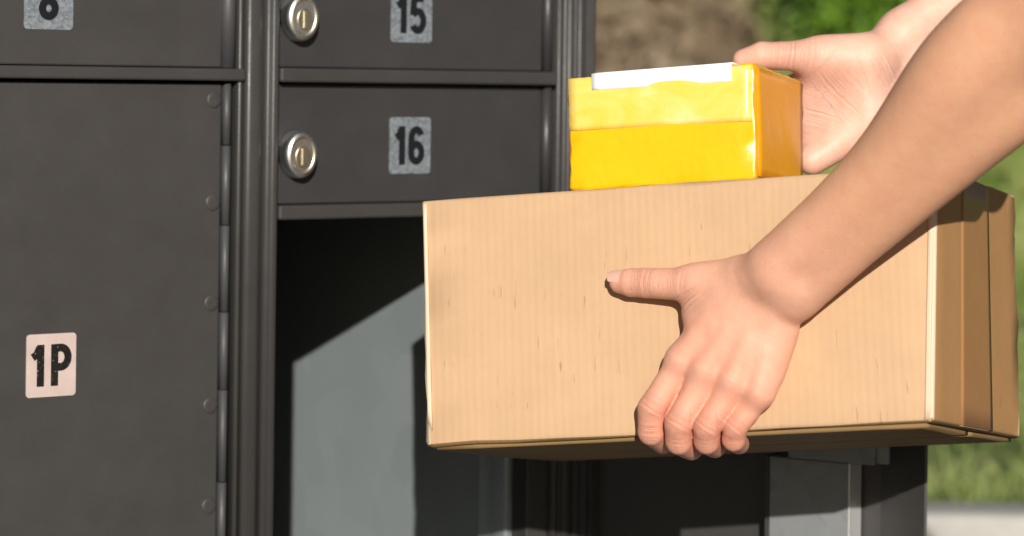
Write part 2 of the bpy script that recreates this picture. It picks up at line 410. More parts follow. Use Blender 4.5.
def number_plate(txt, u0, u1, v0, v1, h, gap, wx, yface, mats, parent, zoff=None, stroke=.182):
    """rounded plate on the door with its digits"""
    b = MB(); r = .0032; cx, cz, hw, hh = (u0+u1)/2, Z((v0+v1)/2), (u1-u0)/2, (v1-v0)/2
    out = []
    for sx, sz, a in ((1, 1, 0), (-1, 1, 90), (-1, -1, 180), (1, -1, 270)):
        out += [(cx+sx*(hw-r)+r*math.cos(R(a+15*i)), cz+sz*(hh-r)+r*math.sin(R(a+15*i))) for i in range(7)]
    n = len(out); e = .0009
    fr = [b.bm.verts.new((x, yface-e, z)) for x, z in out]; bk = [b.bm.verts.new((cx+(x-cx)*1.01, yface+.0004, cz+(z-cz)*1.01)) for x, z in out]
    b._set([b.bm.faces.new(fr)]); b._set([b.bm.faces.new((fr[i], fr[(i+1) % n], bk[(i+1) % n], bk[i])) for i in range(n)], True)
    b.mi = 1
    wid = sum(wx[c] for c in txt)+gap*(len(txt)-1); x = cx-wid/2; k = 0
    zb = (cz-h/2) if zoff is None else zoff
    for c in txt:
        gw = .56 if c != '1' else .40
        for st in GLYPH[c]:
            sx = wx[c]/gw
            pts = [((p[0]+(.0 if c == '1' else .02))*sx/h, p[1]*.96+.02) for p in st]
            strip(b, pts, stroke, lambda px, pz, y, x=x: (x+px*h, y, zb+pz*h), yface-e-.00015-.00006*k); k += 1
        x += wx[c]+gap
    me = b.mesh('number_plate', mats, recalc=False)
    return new('number_plate', me, parent)

def lock(parent, u, v, y):
    b = MB()
    b.lathe([(.0215, .001), (.0213, -.0120), (.0203, -.0160), (.0186, -.0172)], (u, y, Z(v)), sx=.76)
    b.mi = 1
    b.lathe([(.0184, -.0168), (.0182, -.0176), (.0172, -.0180), (.0138, -.0170), (.0128, -.0150)], (u, y, Z(v)), sx=.76)
    b.mi = 2
    b.lathe([(.0110, -.0140), (.0110, -.0166), (.0098, -.0176)], (u+.0005, y, Z(v+.002)), sx=.76)
    b.mi = 1
    b.box(u-.0012, u+.0016, y-.0186, y-.0174, Z(v+.0095), Z(v-.0055), .0003)
    return new('lock', b.mesh('lock', [M_chrome, M_brass, M_brass_d]), parent)

YD = .0                                          # face of a small door
def small_door(col, k, plate=None, has_lock=True):
    """door of row k (0 = the row just above the camera's eye line)"""
    u0, u1 = (-.0052, .2890) if col else (UL+.030, -.0585)
    v1 = (-.0100 if col else -.0088)+.1235*k; v0 = v1-.1235+.0145
    b = MB(); b.box(u0, u1, YD, YD+.018, Z(v1), Z(v0), .0016)
    if k == 1 and col: pass
    d = new('door', b.mesh('door', [M_paint_cool if col else M_paint]), UNIT)
    c = (.2945 if col else -.0535); rr = .0052 if col else .0068
    b = MB(); b.extrude([(c-rr-.0014, .012)]+arc(c, -.0005, rr, 180, 360, 14)+[(c+rr, .012)], Z(v1), Z(v0), True)
    new('hinge', b.mesh('hinge', [M_paint_cool if col else M_hinge]), d)
    if plate: number_plate(*plate, d)
    if has_lock and col: lock(d, .0150, v0+.0640, YD)
    return d
MP = [M_galv, M_ink]
dw = {'1': .0095, '5': .0170, '6': .0172, '8': .0175, 'P': .0175}
h = .0375
small_door(1, 1, ('16', .1163, .1615, .0347, .0872, h, .0042, dw, YD, MP))
small_door(1, 0, ('15', .1163, .1615, -.0878, -.0350, h, .0042, dw, YD, MP))
small_door(0, 0, ('8', -.2478, -.2028, -.0915, -.0390, h, .004, dw, YD, MP))
for col in (0, 1):
    for k in (-1, -2): small_door(col, k)
# big closed parcel door 1P
u0, u1 = UL+.030, -.0590
b = MB(); b.box(u0, u1, -.001, .018, Z(VB-.006), Z(.0052), .0016)
for y in (103, 204, 303, 404, 503):
    v = .0200+(y-103)*.0898/100
    b.lathe([(.0072, .0002), (.0071, -.0016), (.0066, -.0020), (.0040, -.0021)], (-.0668, 0, Z(v)), n=28)
d1 = new('parcel_door', b.mesh('parcel_door', [M_paint]), UNIT)
b = MB(); ys = [.0045, .0600, .1310, .2080, .2770, .3590, .4300, .5000, VB-.006]
for i, (p, q) in enumerate(zip(ys, ys[1:])):
    e = .00015*(i % 2)
    b.extrude([(-.0574-e, .012)]+arc(-.0537, -.0005, .0037+e, 180, 360, 12)+[(-.0500+e, .012)], Z(q)+.0004, Z(p)-.0004, True)
new('hinge', b.mesh('hinge', [M_hinge]), d1)
number_plate('1P', -.2422, -.1966, .2195, .2730, .0370, .0058, {'1': .0105, 'P': .0180}, -.001, [M_plate, M_ink_worn], d1)

# open parcel door, hinged on the right stile and swung round towards the lawn
HX, HY = .347, -.0165
gam = R(-31)-A                                  # direction of the opened leaf in the unit's frame
dv = Vector((math.cos(gam), math.sin(gam), 0)); nv = Vector((math.sin(gam), -math.cos(gam), 0))
MD = Matrix(((dv.x, nv.x, 0, HX), (dv.y, nv.y, 0, HY), (0, 0, 1, 0), (0, 0, 0, 1)))   # (s, h, z): h towards the camera
zt, zb = Z(.130), Z(VB-.004)
b = MB()
b.box(.004, .303, -.006, 0, zb, zt, .001, MD)
b.extrude([(.004, .0005), (.004, .018), (.0055, .018), (.0055, .0005)], zb, zt, M=MD)      # hinge-side lip
b.extrude([(.2985, .0004), (.3490, .022), (.3510, .0205), (.3035, -.006), (.2985, -.006)], zb, zt, M=MD)   # slanted free edge
b.box(.006, .298, .0005, .016, zt-.004, zt-.0005, 0, MD)
d2 = new('open_door', b.mesh('open_door', [M_paint]), UNIT)
b = MB()                                        # bare metal stiffener box with the latch plate above
b.mi = 0; b.box(.2000, .2790, .0004, .030, zb+.01, Z(.3425), .0012, MD)
b.mi = 1; b.box(.1960, .1997, .0004, .0296, zb+.01, Z(.3429), 0, MD)
b.mi = 2; b.box(.2792, .2806, .004, .0315, zb+.01, Z(.3425), .0004, MD)
new('stiffener', b.mesh('stiffener', [M_raw, M_paint, M_edge]), d2)
b = MB(); b.box(.222, .3070, .034, .037, Z(.3410), Z(.3210), .0006, MD); b.box(.3070, .319, .030, .034, Z(.3395), Z(.3210), .0006, MD)
b.box(.225, .27, .0304, .0338, Z(.334), Z(.326), 0, MD); b.box(.282, .296, .0005, .0338, Z(.334), Z(.326), 0, MD)
new('latch', b.mesh('latch', [M_raw]), d2)
b = MB()
for i in range(6):
    q, p = .136+.068*i, .136+.068*(i+1)
    b.extrude(arc(.345, -.0135, .0048+.0002*(i % 2), 0, 330, 11), Z(min(p, VB-.005))+.0004, Z(q)-.0004, True)
new('hinge', b.mesh('hinge', [M_paint]), d2)

# ------------------------------------------------------------------ cardboard box held in front of the opening
FRb = PH(933, 422, 1.720); FLb = PH(427, 446, 1.862); FRt = PH(937, 165.5, 1.752)
fn = (FLb-FRb).cross(FRt-FRb).normalized()
if fn.y > 0: fn = -fn                            # front plane normal, towards the camera
FLt = ray_plane(421.5, 200.5, FRb, fn)
BRb = PH(1020, 438, 1.935); BRt = PH(1014.5, 195, 1.968)
BLb = FLb+(BRb-FRb)*.97; BLt = FLt+(BRt-FRt)*.97
def on_front(x, y, h=0): return ray_plane(x, y, FRb, fn)+fn*h
up_b = (FRt-FRb).normalized()
BOX0 = (FLb+FRb+BLb+BRb)/4
def quad_sheet(c, nu, nv, bulge, lu, lv, thick=None, wob=0.0):
    """bilinear sheet over corners c=(00,10,11,01) with outward bulge"""
    c = [Vector(q) for q in c]; n = (c[1]-c[0]).cross(c[3]-c[0]).normalized(); V, U, Fc = [], [], []
    for j in range(nv+1):
        for i in range(nu+1):
            s, t = i/nu, j/nv
            p = c[0].lerp(c[1], s).lerp(c[3].lerp(c[2], s), t)
            w = bulge*math.sin(math.pi*s)**.7*math.sin(math.pi*t)**.7
            if wob: w += wob*math.sin(9*s+3*t)*math.sin(math.pi*s)*math.sin(math.pi*t)
            V.append(p+n*w); U.append((s*lu, t*lv))
    for j in range(nv):
        for i in range(nu): k = j*(nu+1)+i; Fc.append((k, k+1, k+nu+2, k+nu+1))
    return V, U, Fc
def hexa(name, B, T, origin, mats, bulge, bev, fm, parent=None, nseg=3, **props):
    """box from bottom corners B (FL, FR, BR, BL) and top corners T; faces in order front, right, back, left, top, bottom"""
    bm = bmesh.new(); vs = [bm.verts.new(p-origin) for p in B+T]
    idx = [(0, 1, 5, 4), (1, 2, 6, 5), (2, 3, 7, 6), (3, 0, 4, 7), (4, 5, 6, 7), (3, 2, 1, 0)]
    fs = [bm.faces.new([vs[i] for i in q]) for q in idx]
    for f, m in zip(fs, fm): f.material_index = m
    uv = bm.loops.layers.uv.new('UVMap')
    bmesh.ops.bevel(bm, geom=bm.edges[:], offset=bev, segments=nseg, profile=.5, affect='EDGES', material=-1, clamp_overlap=True)
    bm.normal_update()
    big = sorted(bm.faces, key=lambda f: -f.calc_area())[:6]; bigs = set(big)
    # edge strips take the slot of rubbed, highlit edges
    bm.faces.ensure_lookup_table()
    for f in bm.faces:
        n = f.normal; f.smooth = True
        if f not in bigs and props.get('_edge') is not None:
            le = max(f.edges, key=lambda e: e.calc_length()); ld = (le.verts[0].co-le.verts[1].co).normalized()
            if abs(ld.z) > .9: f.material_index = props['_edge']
    ex = (B[1]-B[0]).normalized(); ez = (T[1]-B[1]).normalized(); ey = (B[2]-B[1]).normalized()
    cuts = [e for e in bm.edges if e.calc_length() > .03]
    bmesh.ops.subdivide_edges(bm, edges=cuts, cuts=10, use_grid_fill=True)
    bm.normal_update()
    cen = sum((v.co for v in bm.verts), Vector())/len(bm.verts)
    for f in bm.faces:
        n = f.normal; a = [abs(n.dot(ex)), abs(n.dot(ey)), abs(n.dot(ez))]; k = a.index(max(a))
        for lp in f.loops:
            q = lp.vert.co
            lp[uv].uv = (q.dot(ex), q.dot(ez)) if k == 1 else ((q.dot(ey)+3.3, q.dot(ez)) if k == 0 else (q.dot(ex), q.dot(ey)+7.7))
    hx = (B[1]-B[0]).length/2; hy = (B[2]-B[1]).length/2; hz = (T[1]-B[1]).length/2
    for v in bm.verts:
        d = v.co-cen; s, t, w = d.dot(ex)/hx, d.dot(ey)/hy, d.dot(ez)/hz
        k = [abs(s), abs(t), abs(w)]; m = k.index(max(k)); o = [i for i in range(3) if i != m]
        g = max(0, 1-min(1, k[o[0]])**2)*max(0, 1-min(1, k[o[1]])**2)
        ed = sorted(k)[1]
        if ed > .93 and props.get('_wear'): v.co += Vector(rng.normal(size=3))*props['_wear']*(1.6 if min(k) > .9 else 1)
        v.co += v.normal*(bulge*g+min(bulge, .0003)*math.sin(31*d.x+17*d.z+9*d.y)*min(1, g*3))
    me = bpy.data.meshes.new(name); bm.to_mesh(me); bm.free()
    for m in mats: me.materials.append(m)
    o = new(name, me, parent, **{k: v for k, v in props.items() if k[0] != '_'}); o.location = origin
    return o
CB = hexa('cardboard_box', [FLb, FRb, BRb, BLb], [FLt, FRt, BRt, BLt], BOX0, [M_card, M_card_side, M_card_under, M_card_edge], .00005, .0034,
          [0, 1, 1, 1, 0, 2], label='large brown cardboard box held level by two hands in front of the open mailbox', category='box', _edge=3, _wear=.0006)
def sheet(name, c, mat, parent, origin, off, nu=10, nv=10, bulge=0.0, lu=None, lv=None, thick=.0006, wob=0):
    c = [Vector(q) for q in c]; n = (c[1]-c[0]).cross(c[3]-c[0]).normalized()
    c = [q+n*off for q in c]
    V, U, Fc = quad_sheet(c, nu, nv, bulge, lu or (c[1]-c[0]).length, lv or (c[3]-c[0]).length, wob=wob)
    N = len(V); V2 = [v-n*thick for v in V]; F2 = [tuple(i+N for i in f[::-1]) for f in Fc]
    bd = [i for i in range(nu+1)]+[(nu+1)*(j+1)+nu for j in range(nv)]+[N-1-i-1 for i in range(nu)]+[(nu+1)*(nv-1-j) for j in range(nv)]
    Fs = [(bd[k], bd[k]+N, bd[(k+1) % len(bd)]+N, bd[(k+1) % len(bd)]) for k in range(len(bd)) if bd[k] != bd[(k+1) % len(bd)]]
    me = bpy.data.meshes.new(name); me.from_pydata([tuple(v-origin) for v in V+V2], [], Fc+F2+Fs); me.materials.append(mat)
    ul = me.uv_layers.new(name='UVMap')
    for p in me.polygons:
        p.use_smooth = True
        for li in p.loop_indices: ul.data[li].uv = U[me.loops[li].vertex_index % N]
    me.update(); o = new(name, me, parent); return o
def rt(s, t): return FRb.lerp(BRb, s).lerp(FRt.lerp(BRt, s), t)         # on the right end
def un_b(s, t): return FLb.lerp(FRb, s).lerp(BLb.lerp(BRb, s), t)       # on the underside
def fr_(s, t): return FLb.lerp(FRb, s).lerp(FLt.lerp(FRt, s), t)
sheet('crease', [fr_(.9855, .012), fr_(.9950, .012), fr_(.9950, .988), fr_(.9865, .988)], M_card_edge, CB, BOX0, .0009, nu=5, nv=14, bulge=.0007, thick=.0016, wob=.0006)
sheet('crease', [fr_(.0035, .10), fr_(.0120, .06), fr_(.0110, .985), fr_(.0035, .985)], M_card_edge, CB, BOX0, .0009, nu=4, nv=14, bulge=.0006, thick=.0014, wob=.0006)  # left edge: highlight of its rounding painted as a pale strip
sheet('tape_strip', [rt(.30, .008), rt(.66, .008), rt(.63, .985), rt(.29, .985)], M_tape, CB, BOX0, .00035, bulge=.0, thick=.0003)
# sagging bottom flap and the clear tape that closes it
fl0, fl1 = un_b(.012, .03), un_b(.985, .03)
dn = (un_b(1, 0)-un_b(0, 0)).cross(un_b(0, 1)-un_b(0, 0)).normalized()
if dn.z > 0: dn = -dn
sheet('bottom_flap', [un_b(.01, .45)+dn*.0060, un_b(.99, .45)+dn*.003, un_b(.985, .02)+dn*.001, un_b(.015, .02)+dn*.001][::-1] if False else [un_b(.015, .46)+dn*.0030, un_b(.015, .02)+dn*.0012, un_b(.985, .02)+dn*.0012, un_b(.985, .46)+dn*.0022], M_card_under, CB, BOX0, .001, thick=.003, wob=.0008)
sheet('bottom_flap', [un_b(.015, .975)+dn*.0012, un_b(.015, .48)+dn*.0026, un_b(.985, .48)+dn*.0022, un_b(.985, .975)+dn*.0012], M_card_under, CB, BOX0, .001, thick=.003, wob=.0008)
sheet('tape_strip', [un_b(-.004, .64)+dn*.0022, un_b(-.004, .30)+dn*.0026, un_b(1.0, .30)+dn*.0026, un_b(1.0, .64)+dn*.0026], M_tape_clear, CB, BOX0, .0040, nu=8, nv=24, wob=.002)

# ------------------------------------------------------------------ yellow parcel on top
e1 = (FRt-FLt).normalized(); e2 = (BRt-FRt).normalized(); ez = e1.cross(e2).normalized()
if ez.z < 0: ez = -ez
def topp(a, bb): return FLt+e1*a+e2*bb
def proj(p): 
    k, v = p.x/p.y, (ZC-p.z)/p.y
    return 512+F_PX*(k-ROLL*v), PY+F_PX*(v+ROLL*k)
def solve_a(x, bb):
    lo, hi = -.3, .8
    for _ in range(50):
        m = (lo+hi)/2
        if proj(topp(m, bb))[0] < x: lo = m
        else: hi = m
    return (lo+hi)/2
lift = ez*.0012
b0, b1 = .022, .145
yFL, yFR = topp(solve_a(569.5, b0), b0)+lift, topp(solve_a(757, b0), b0)+lift
yBR = topp(solve_a(803.5, b1), b1)+lift; yBL = yFL+(yBR-yFR)
HYL = .0955
up_y = (ez+Vector((0, 0, .05))).normalized()
tl = [q+up_y*HYL+e1*(.0004) for q in (yFL, yFR, yBR, yBL)]
tl[1] = tl[1]+up_y*-.0012+e1*.0012; tl[2] = tl[2]+e1*.003
YO = (yFL+yFR+yBR+yBL)/4
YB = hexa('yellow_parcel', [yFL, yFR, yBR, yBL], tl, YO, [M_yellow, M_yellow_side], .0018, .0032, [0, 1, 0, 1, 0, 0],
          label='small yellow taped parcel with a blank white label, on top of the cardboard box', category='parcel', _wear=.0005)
def yf(s, t): return yFL.lerp(yFR, s).lerp(tl[0].lerp(tl[1], s), t)
def yt(s, t): return tl[0].lerp(tl[1], s).lerp(tl[3].lerp(tl[2], s), t)
def yr(s, t): return yFR.lerp(yBR, s).lerp(tl[1].lerp(tl[2], s), t)
sheet('packing_tape', [yf(.010, .530), yf(.985, .500), yf(.985, .985), yf(.010, .985)], M_yellow_tape, YB, YO, .0014, 20, 10, bulge=.0016, wob=.0004, thick=.0003)
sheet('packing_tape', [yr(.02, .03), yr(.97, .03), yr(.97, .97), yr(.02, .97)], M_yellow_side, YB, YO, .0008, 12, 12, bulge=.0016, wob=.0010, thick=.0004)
# the label folds over the top front edge
lb = [yf(.140, .868), yf(.885, .852), yf(.885, 1.012), yf(.140, 1.012)]
sheet('label', lb, M_white, YB, YO, .0026, 16, 4)
sheet('label', [yt(.140, .014), yt(.885, .014), yt(.885, .60), yt(.140, .60)], M_white, YB, YO, .0022, 16, 6)

# ------------------------------------------------------------------ person: signed distances on a grid -> one skin
def smin(a, b, k):
    h = np.clip(.5+.5*(b-a)/k, 0, 1); return b+(a-b)*h-k*h*(1-h)
class Field:
    def __init__(s, lo, hi, vox):
        s.lo = np.array(lo, float); s.vox = vox; s.K = 1.0; s.n = np.ceil((np.array(hi)-s.lo)/vox).astype(int)+1
        s.d = np.full(s.n, .03, np.float32)
        s.ax = [(s.lo[i]+vox*np.arange(s.n[i])).astype(np.float32) for i in range(3)]
    def block(s, pts, r):
        pts = np.array(pts); a = np.floor((pts.min(0)-r-s.lo)/s.vox).astype(int); e = np.ceil((pts.max(0)+r-s.lo)/s.vox).astype(int)+1
        a = np.clip(a, 0, s.n); e = np.clip(e, 0, s.n); return tuple(slice(i, j) for i, j in zip(a, e))
    def cone(s, sl, a, b, r1, r2, flat=None):
        a = np.array(a, np.float32); b = np.array(b, np.float32)
        X, Y, Zz = s.ax[0][sl[0]][:, None, None]-a[0], s.ax[1][sl[1]][None, :, None]-a[1], s.ax[2][sl[2]][None, None, :]-a[2]
        ba = b-a; l2 = float(ba@ba)+1e-12
        t = np.clip((X*ba[0]+Y*ba[1]+Zz*ba[2])/l2, 0, 1)
        return np.sqrt((X-ba[0]*t)**2+(Y-ba[1]*t)**2+(Zz-ba[2]*t)**2)-(r1+(r2-r1)*t)*s.K
    def add(s, a, b, r1, r2, k):
        sl = s.block([a, b], max(r1, r2)+.02+k)
        if any(q.start >= q.stop for q in sl): return
        s.d[sl] = smin(s.d[sl], s.cone(sl, a, b, r1, r2), k)
    def chain(s, pr, k):
        """one limb of several bones, joined without swelling at the joints"""
        pts = [p for p, r in pr]; sl = s.block(pts, max(r for p, r in pr)*K+.02+k); acc = None
        for (p, r), (q, r2) in zip(pr, pr[1:]):
            g = s.cone(sl, p, q, r, r2); acc = g if acc is None else (smin(acc, g, .0012) if len(pr) < 7 else np.minimum(acc, g))
        s.d[sl] = smin(s.d[sl], acc, k)
    def sub(s, a, b, r1, r2, k):
        sl = s.block([a, b], max(r1, r2)+.02+k)
        s.d[sl] = -smin(-s.d[sl], s.cone(sl, a, b, r1, r2), k)
    def merge(s, chains, kin, kbetween, kmain):
        """chains: finger chains kept apart from one another, blended into the palm"""
        allp = [p for c in chains for p, r in c]; sl = s.block(allp, .04)
        acc = None
        for c in chains:
            f = None
            for (p, r), (q, r2) in zip(c, c[1:]):
                g = s.cone(sl, p, q, r, r2); f = g if f is None else smin(f, g, kin)
            acc = f if acc is None else smin(acc, f, kbetween)
        s.d[sl] = smin(s.d[sl], acc, kmain)
    def surface(s):
        """surface nets"""
        d = s.d; ins = d < 0; n = np.array(d.shape)-1
        cnt = np.zeros(n, np.uint8)
        for o in np.ndindex(2, 2, 2): cnt += ins[o[0]:o[0]+n[0], o[1]:o[1]+n[1], o[2]:o[2]+n[2]]
        act = (cnt > 0) & (cnt < 8); idx = -np.ones(n, np.int64); c = np.argwhere(act); idx[act] = np.arange(len(c))
        acc = np.zeros((len(c), 3)); num = np.zeros(len(c))
        co = {o: d[c[:, 0]+o[0], c[:, 1]+o[1], c[:, 2]+o[2]].astype(float) for o in np.ndindex(2, 2, 2)}
        for o in np.ndindex(2, 2, 2):
            for ax in range(3):
                if o[ax]: continue
                q = list(o); q[ax] = 1; q = tuple(q); a, b_ = co[o], co[q]; m = (a < 0) != (b_ < 0)
                t = np.where(m, a/np.where(m, a-b_, 1), 0)
                p = np.tile(np.array(o, float), (len(c), 1)); p[:, ax] += t
                acc[m] += p[m]; num[m] += 1
        V = s.lo+s.vox*(c+acc/num[:, None]); Q = []
        for ax in range(3):
            o1, o2 = [(1, 2), (2, 0), (0, 1)][ax]
            sa = [slice(None)]*3; sb = [slice(None)]*3; sa[ax] = slice(0, -1); sb[ax] = slice(1, None)
            ch = ins[tuple(sa)] != ins[tuple(sb)]; e = np.argwhere(ch)
            e = e[(e[:, o1] > 0) & (e[:, o2] > 0) & (e[:, o1] < n[o1]) & (e[:, o2] < n[o2])]
            def cell(a, b_):
                q = e.copy(); q[:, o1] -= a; q[:, o2] -= b_; return idx[q[:, 0], q[:, 1], q[:, 2]]
            f = np.stack([cell(1, 1), cell(0, 1), cell(0, 0), cell(1, 0)], 1)
            flip = ~ins[e[:, 0], e[:, 1], e[:, 2]]; f[flip] = f[flip][:, ::-1]; Q.append(f)
        Q = np.concatenate(Q); Q = Q[(Q >= 0).all(1)]
        return V, Q
def relax(V, Q, it, lam=.5, keep=True):
    e = np.concatenate([Q[:, [0, 1]], Q[:, [1, 2]], Q[:, [2, 3]], Q[:, [3, 0]]]); e = np.concatenate([e, e[:, ::-1]])
    cnt = np.bincount(e[:, 0], minlength=len(V))[:, None]
    def step(V, l):
        a = np.stack([np.bincount(e[:, 0], V[e[:, 1], i], len(V)) for i in range(3)], 1)/np.maximum(cnt, 1); return V+l*(a-V)
    for _ in range(it):
        V = step(V, lam)
        if keep: V = step(V, -lam*1.03)
    return V
def H(x, y, h): return np.array(on_front(x, y, h*K))
def Q_(x, y, Y): return np.array(PH(x, y, Y))

# ---- left arm: grips the front of the box, fingers under its edge
elbL = Q_(1078, 6, 1.590); shL = np.array([.60, 1.76, ZC+.27]); FN = np.array(fn)
fl = Field([.05, 1.60, ZC-.31], [.50, 2.06, ZC+.14], .00140); fl.K = K
mcp = [H(690, 362, .0180), H(715, 372, .0200), H(742, 382, .0188), H(766, 394, .0148)]
car = [H(757, 283, .024), H(768, 292, .027), H(780, 303, .026), H(789, 316, .021)]
def ax(x, y, Y): return Q_(x, y, Y)
st = [((778, 268), .0188, (796, 294), .0158, 1.744), ((883, 172), .0245, (904, 198), .0196, 1.686), ((957, 82), .0318, (988, 122), .0238, 1.640), ((998, 44), .0350, (1022, 84), .0258, 1.622)]
def spline(vals, n):
    v = np.array(vals, float); v = np.vstack([2*v[0]-v[1], v, 2*v[-1]-v[-2]]); out = []
    for i in range(1, len(v)-2):
        for t_ in np.arange(n)/n:
            p0, p1, p2, p3 = v[i-1:i+3]
            out.append(.5*(2*p1+(p2-p0)*t_+(2*p0-5*p1+4*p2-p3)*t_**2+(3*p1-p0-3*p2+p3)*t_**3))
    return out+[v[-2]]
rad = spline([(*p, r, Y) for p, r, l, q, Y in st], 5); uln = spline([(*l, q, Y) for p, r, l, q, Y in st], 5)
wrs = [ax(*st[0][0], 1.745), ax(783, 276, 1.742), ax(790, 285, 1.742), ax(*st[0][2], 1.747)]
for w_, a, b_, r0, r1, r2 in zip(wrs, car, mcp, (.0165, .0160, .0150, .0140), (.0132, .0130, .0126, .0116), (.0112, .0110, .0106, .0098)):
    fl.chain([(w_, r0), (a, r1), (b_, r2)], .012)
fl.add(H(735, 320, .012), H(710, 350, .010), .0125, .0115, .014); fl.add(H(765, 340, .012), H(750, 372, .010), .013, .011, .014)   # palm body
fl.add(H(787, 332, .013), H(774, 372, .010), .0110, .0095, .014)                                                              # little-finger side
for x, y, hh, r in ((692, 383, .0135, .0068), (717, 390, .0150, .0068), (743, 400, .0125, .0064)): fl.add(H(x, y, hh), H(x-2, y+4, hh), r, r*.8, .006)
for m, o in zip(mcp, (.0026, .0026, .0024, .0020)):                    # low knuckles
    c = m+FN*o; fl.add(c, c+np.array([.0015, 0, .003]), .0078, .0070, .009)
for m, c in zip(mcp, car):                                             # extensor tendons, barely raised
    a = m+FN*.0092; b_ = m*.50+c*.50+FN*.0090; fl.add(a, b_, .0019, .0004, .009)
fing = [
 [(mcp[0], .0100), (H(673, 389, .0170), .0096), (H(660, 410, .0178), .0101), (H(656, 433, .0105), .0095), (H(656, 441, -.0150), .0086)],
 [(mcp[1], .0106), (H(701, 400, .0175), .0099), (H(687, 425, .0182), .0103), (H(683, 442, .0095), .0095), (H(684, 447, -.0160), .0088)],
 [(mcp[2], .0102), (H(728, 407, .0162), .0096), (H(714.5, 428, .0170), .0099), (H(710.5, 442, .0085), .0091), (H(708, 445.5, -.0155), .0082)],
 [(mcp[3], .0092), (H(753, 412, .0120), .0086), (H(740.5, 428, .0128), .0089), (H(736.5, 440, .0065), .0083), (H(733, 443, -.0140), .0074)]]
fl.merge(fing, .0012, .0005, .0060)
fl.chain([(H(684, 396, .0115), .0062), (H(671, 418, .0085), .0050)], .002); fl.add(H(749, 277, .020), H(704, 280, .0155), .0110, .0085, .014)
# thumb and its web
thumb = [(H(746, 289, .020), .0140), (H(690, 287, .0165), .0118), (H(652, 285, .0132), .0108), (H(637, 284.5, .0120), .0103), (H(626, 283.5, .0108), .0087)]
fl.merge([thumb], .0012, .001, .014)
fl.add(H(709, 298, .013), H(700, 316, .012), .0085, .0068, .014)
fl.add(H(740, 300, .018), H(708, 318, .014), .0120, .0088, .014)
for x, y, hh in ((706, 338, .0265), (728, 330, .0300), (752, 322, .0310), (735, 350, .0275)): fl.add(H(x, y, hh), H(x-3, y+6, hh-.0004), .0030, .0024, .006)
# forearm: a broad radial mass and a slimmer ulnar one
fl.chain([(H(748, 300, .018), .0105), (H(764, 284, .027), .0150)]+[(ax(x, y, Y), r+.0028) for x, y, r, Y in rad]+[(elbL, .038)], .012)
fl.chain([(H(772, 335, .014), .0100), (H(787, 311, .024), .0125)]+[(ax(x, y, Y+.003), r+.0024) for x, y, r, Y in uln]+[(elbL+np.array([.01, .01, -.01]), .034)], .010)
fl.chain([(ax(925, 180, 1.676), .0150), (ax(985, 135, 1.642), .0180), (ax(1045, 90, 1.616), .0225)], .005)       # flexor mass with the crease above it
fl.add(ax(792, 285, 1.7325), ax(796, 288, 1.7325), .0058, .0054, .012)       # head of the ulna
fl.add(elbL, elbL+(shL-elbL)*.45, .039, .041, .02)
VL, QL = fl.surface(); VL = relax(VL, QL, 3)
wgt = np.clip(((VL-ax(800, 265, 1.742))@((elbL-ax(800, 265, 1.742))/np.linalg.norm(elbL-ax(800, 265, 1.742))))/.05, 0, 1)[:, None]
VL = VL*(1-wgt)+relax(VL, QL, 130, .7, False)*wgt
wgt = np.exp(-((VL-H(775, 290, .035))**2).sum(1)/(2*.024**2))[:, None]; VL = VL*(1-wgt)+relax(VL, QL, 34, .7, False)*wgt
del fl
# ---- right arm: hand closed on the far end of the yellow parcel
elbR = Q_(1120, -118, 2.055); shR = np.array([.70, 2.15, ZC+.38])
fr = Field([.12, 2.00, ZC-.13], [.64, 2.32, ZC+.30], .0017); fr.K = K
mR = [Q_(803, 88, 1.993), Q_(798, 110, 2.000), Q_(797, 132, 1.998), Q_(802, 153, 1.988)]
cR = [Q_(874, 66, 1.985), Q_(880, 82, 1.990), Q_(884, 98, 1.990), Q_(884, 113, 1.984)]
for a, b_, r1, r2 in zip(cR, mR, (.0145, .0145, .014, .0135), (.0122, .0120, .0115, .0108)): fr.add(a, b_, r1, r2, .014)
fr.add(Q_(868, 125, 1.972), Q_(812, 160, 1.968), .0150, .0120, .014)           # hypothenar
fr.add(Q_(868, 60, 1.974), Q_(828, 58, 1.970), .0165, .0135, .02)             # thenar
fr.add(Q_(862, 80, 1.974), Q_(822, 74, 1.976), .0150, .0110, .02); fr.add(Q_(868, 100, 1.976), Q_(815, 98, 1.984), .014, .012, .02); fr.add(Q_(866, 118, 1.974), Q_(812, 122, 1.982), .014, .012, .02)
th = [(Q_(866, 57, 1.976), .0160), (Q_(815, 54.5, 1.968), .0124), (Q_(781, 56, 1.968), .0112), (Q_(762, 56, 1.972), .0112), (Q_(744, 60.5, 1.976), .0092)]
fr.merge([th], .0015, .001, .018)
fg = [[(mR[0], .0118), (Q_(766, 92, 2.022), .0105), (Q_(742, 98, 2.020), .0094), (Q_(724, 103, 2.008), .0084)],
      [(mR[1], .0116), (Q_(757, 112, 2.030), .0105), (Q_(730, 116, 2.026), .0094), (Q_(708, 118, 2.014), .0084)],
      [(mR[2], .0112), (Q_(757, 133, 2.028), .0100), (Q_(731, 136, 2.024), .0090), (Q_(712, 137, 2.012), .0080)],
      [(mR[3], .0104), (Q_(768, 154, 2.014), .0090), (Q_(747, 156, 2.012), .0082), (Q_(732, 157, 2.004), .0074)]]
fr.merge(fg, .0015, .0009, .007)
fr.add(cR[0], Q_(903, 36, 1.996), .0180, .0190, .014); fr.add(cR[2], Q_(918, 62, 2.000), .0165, .0185, .014); fr.add(cR[3], Q_(920, 68, 1.998), .0145, .0175, .014)
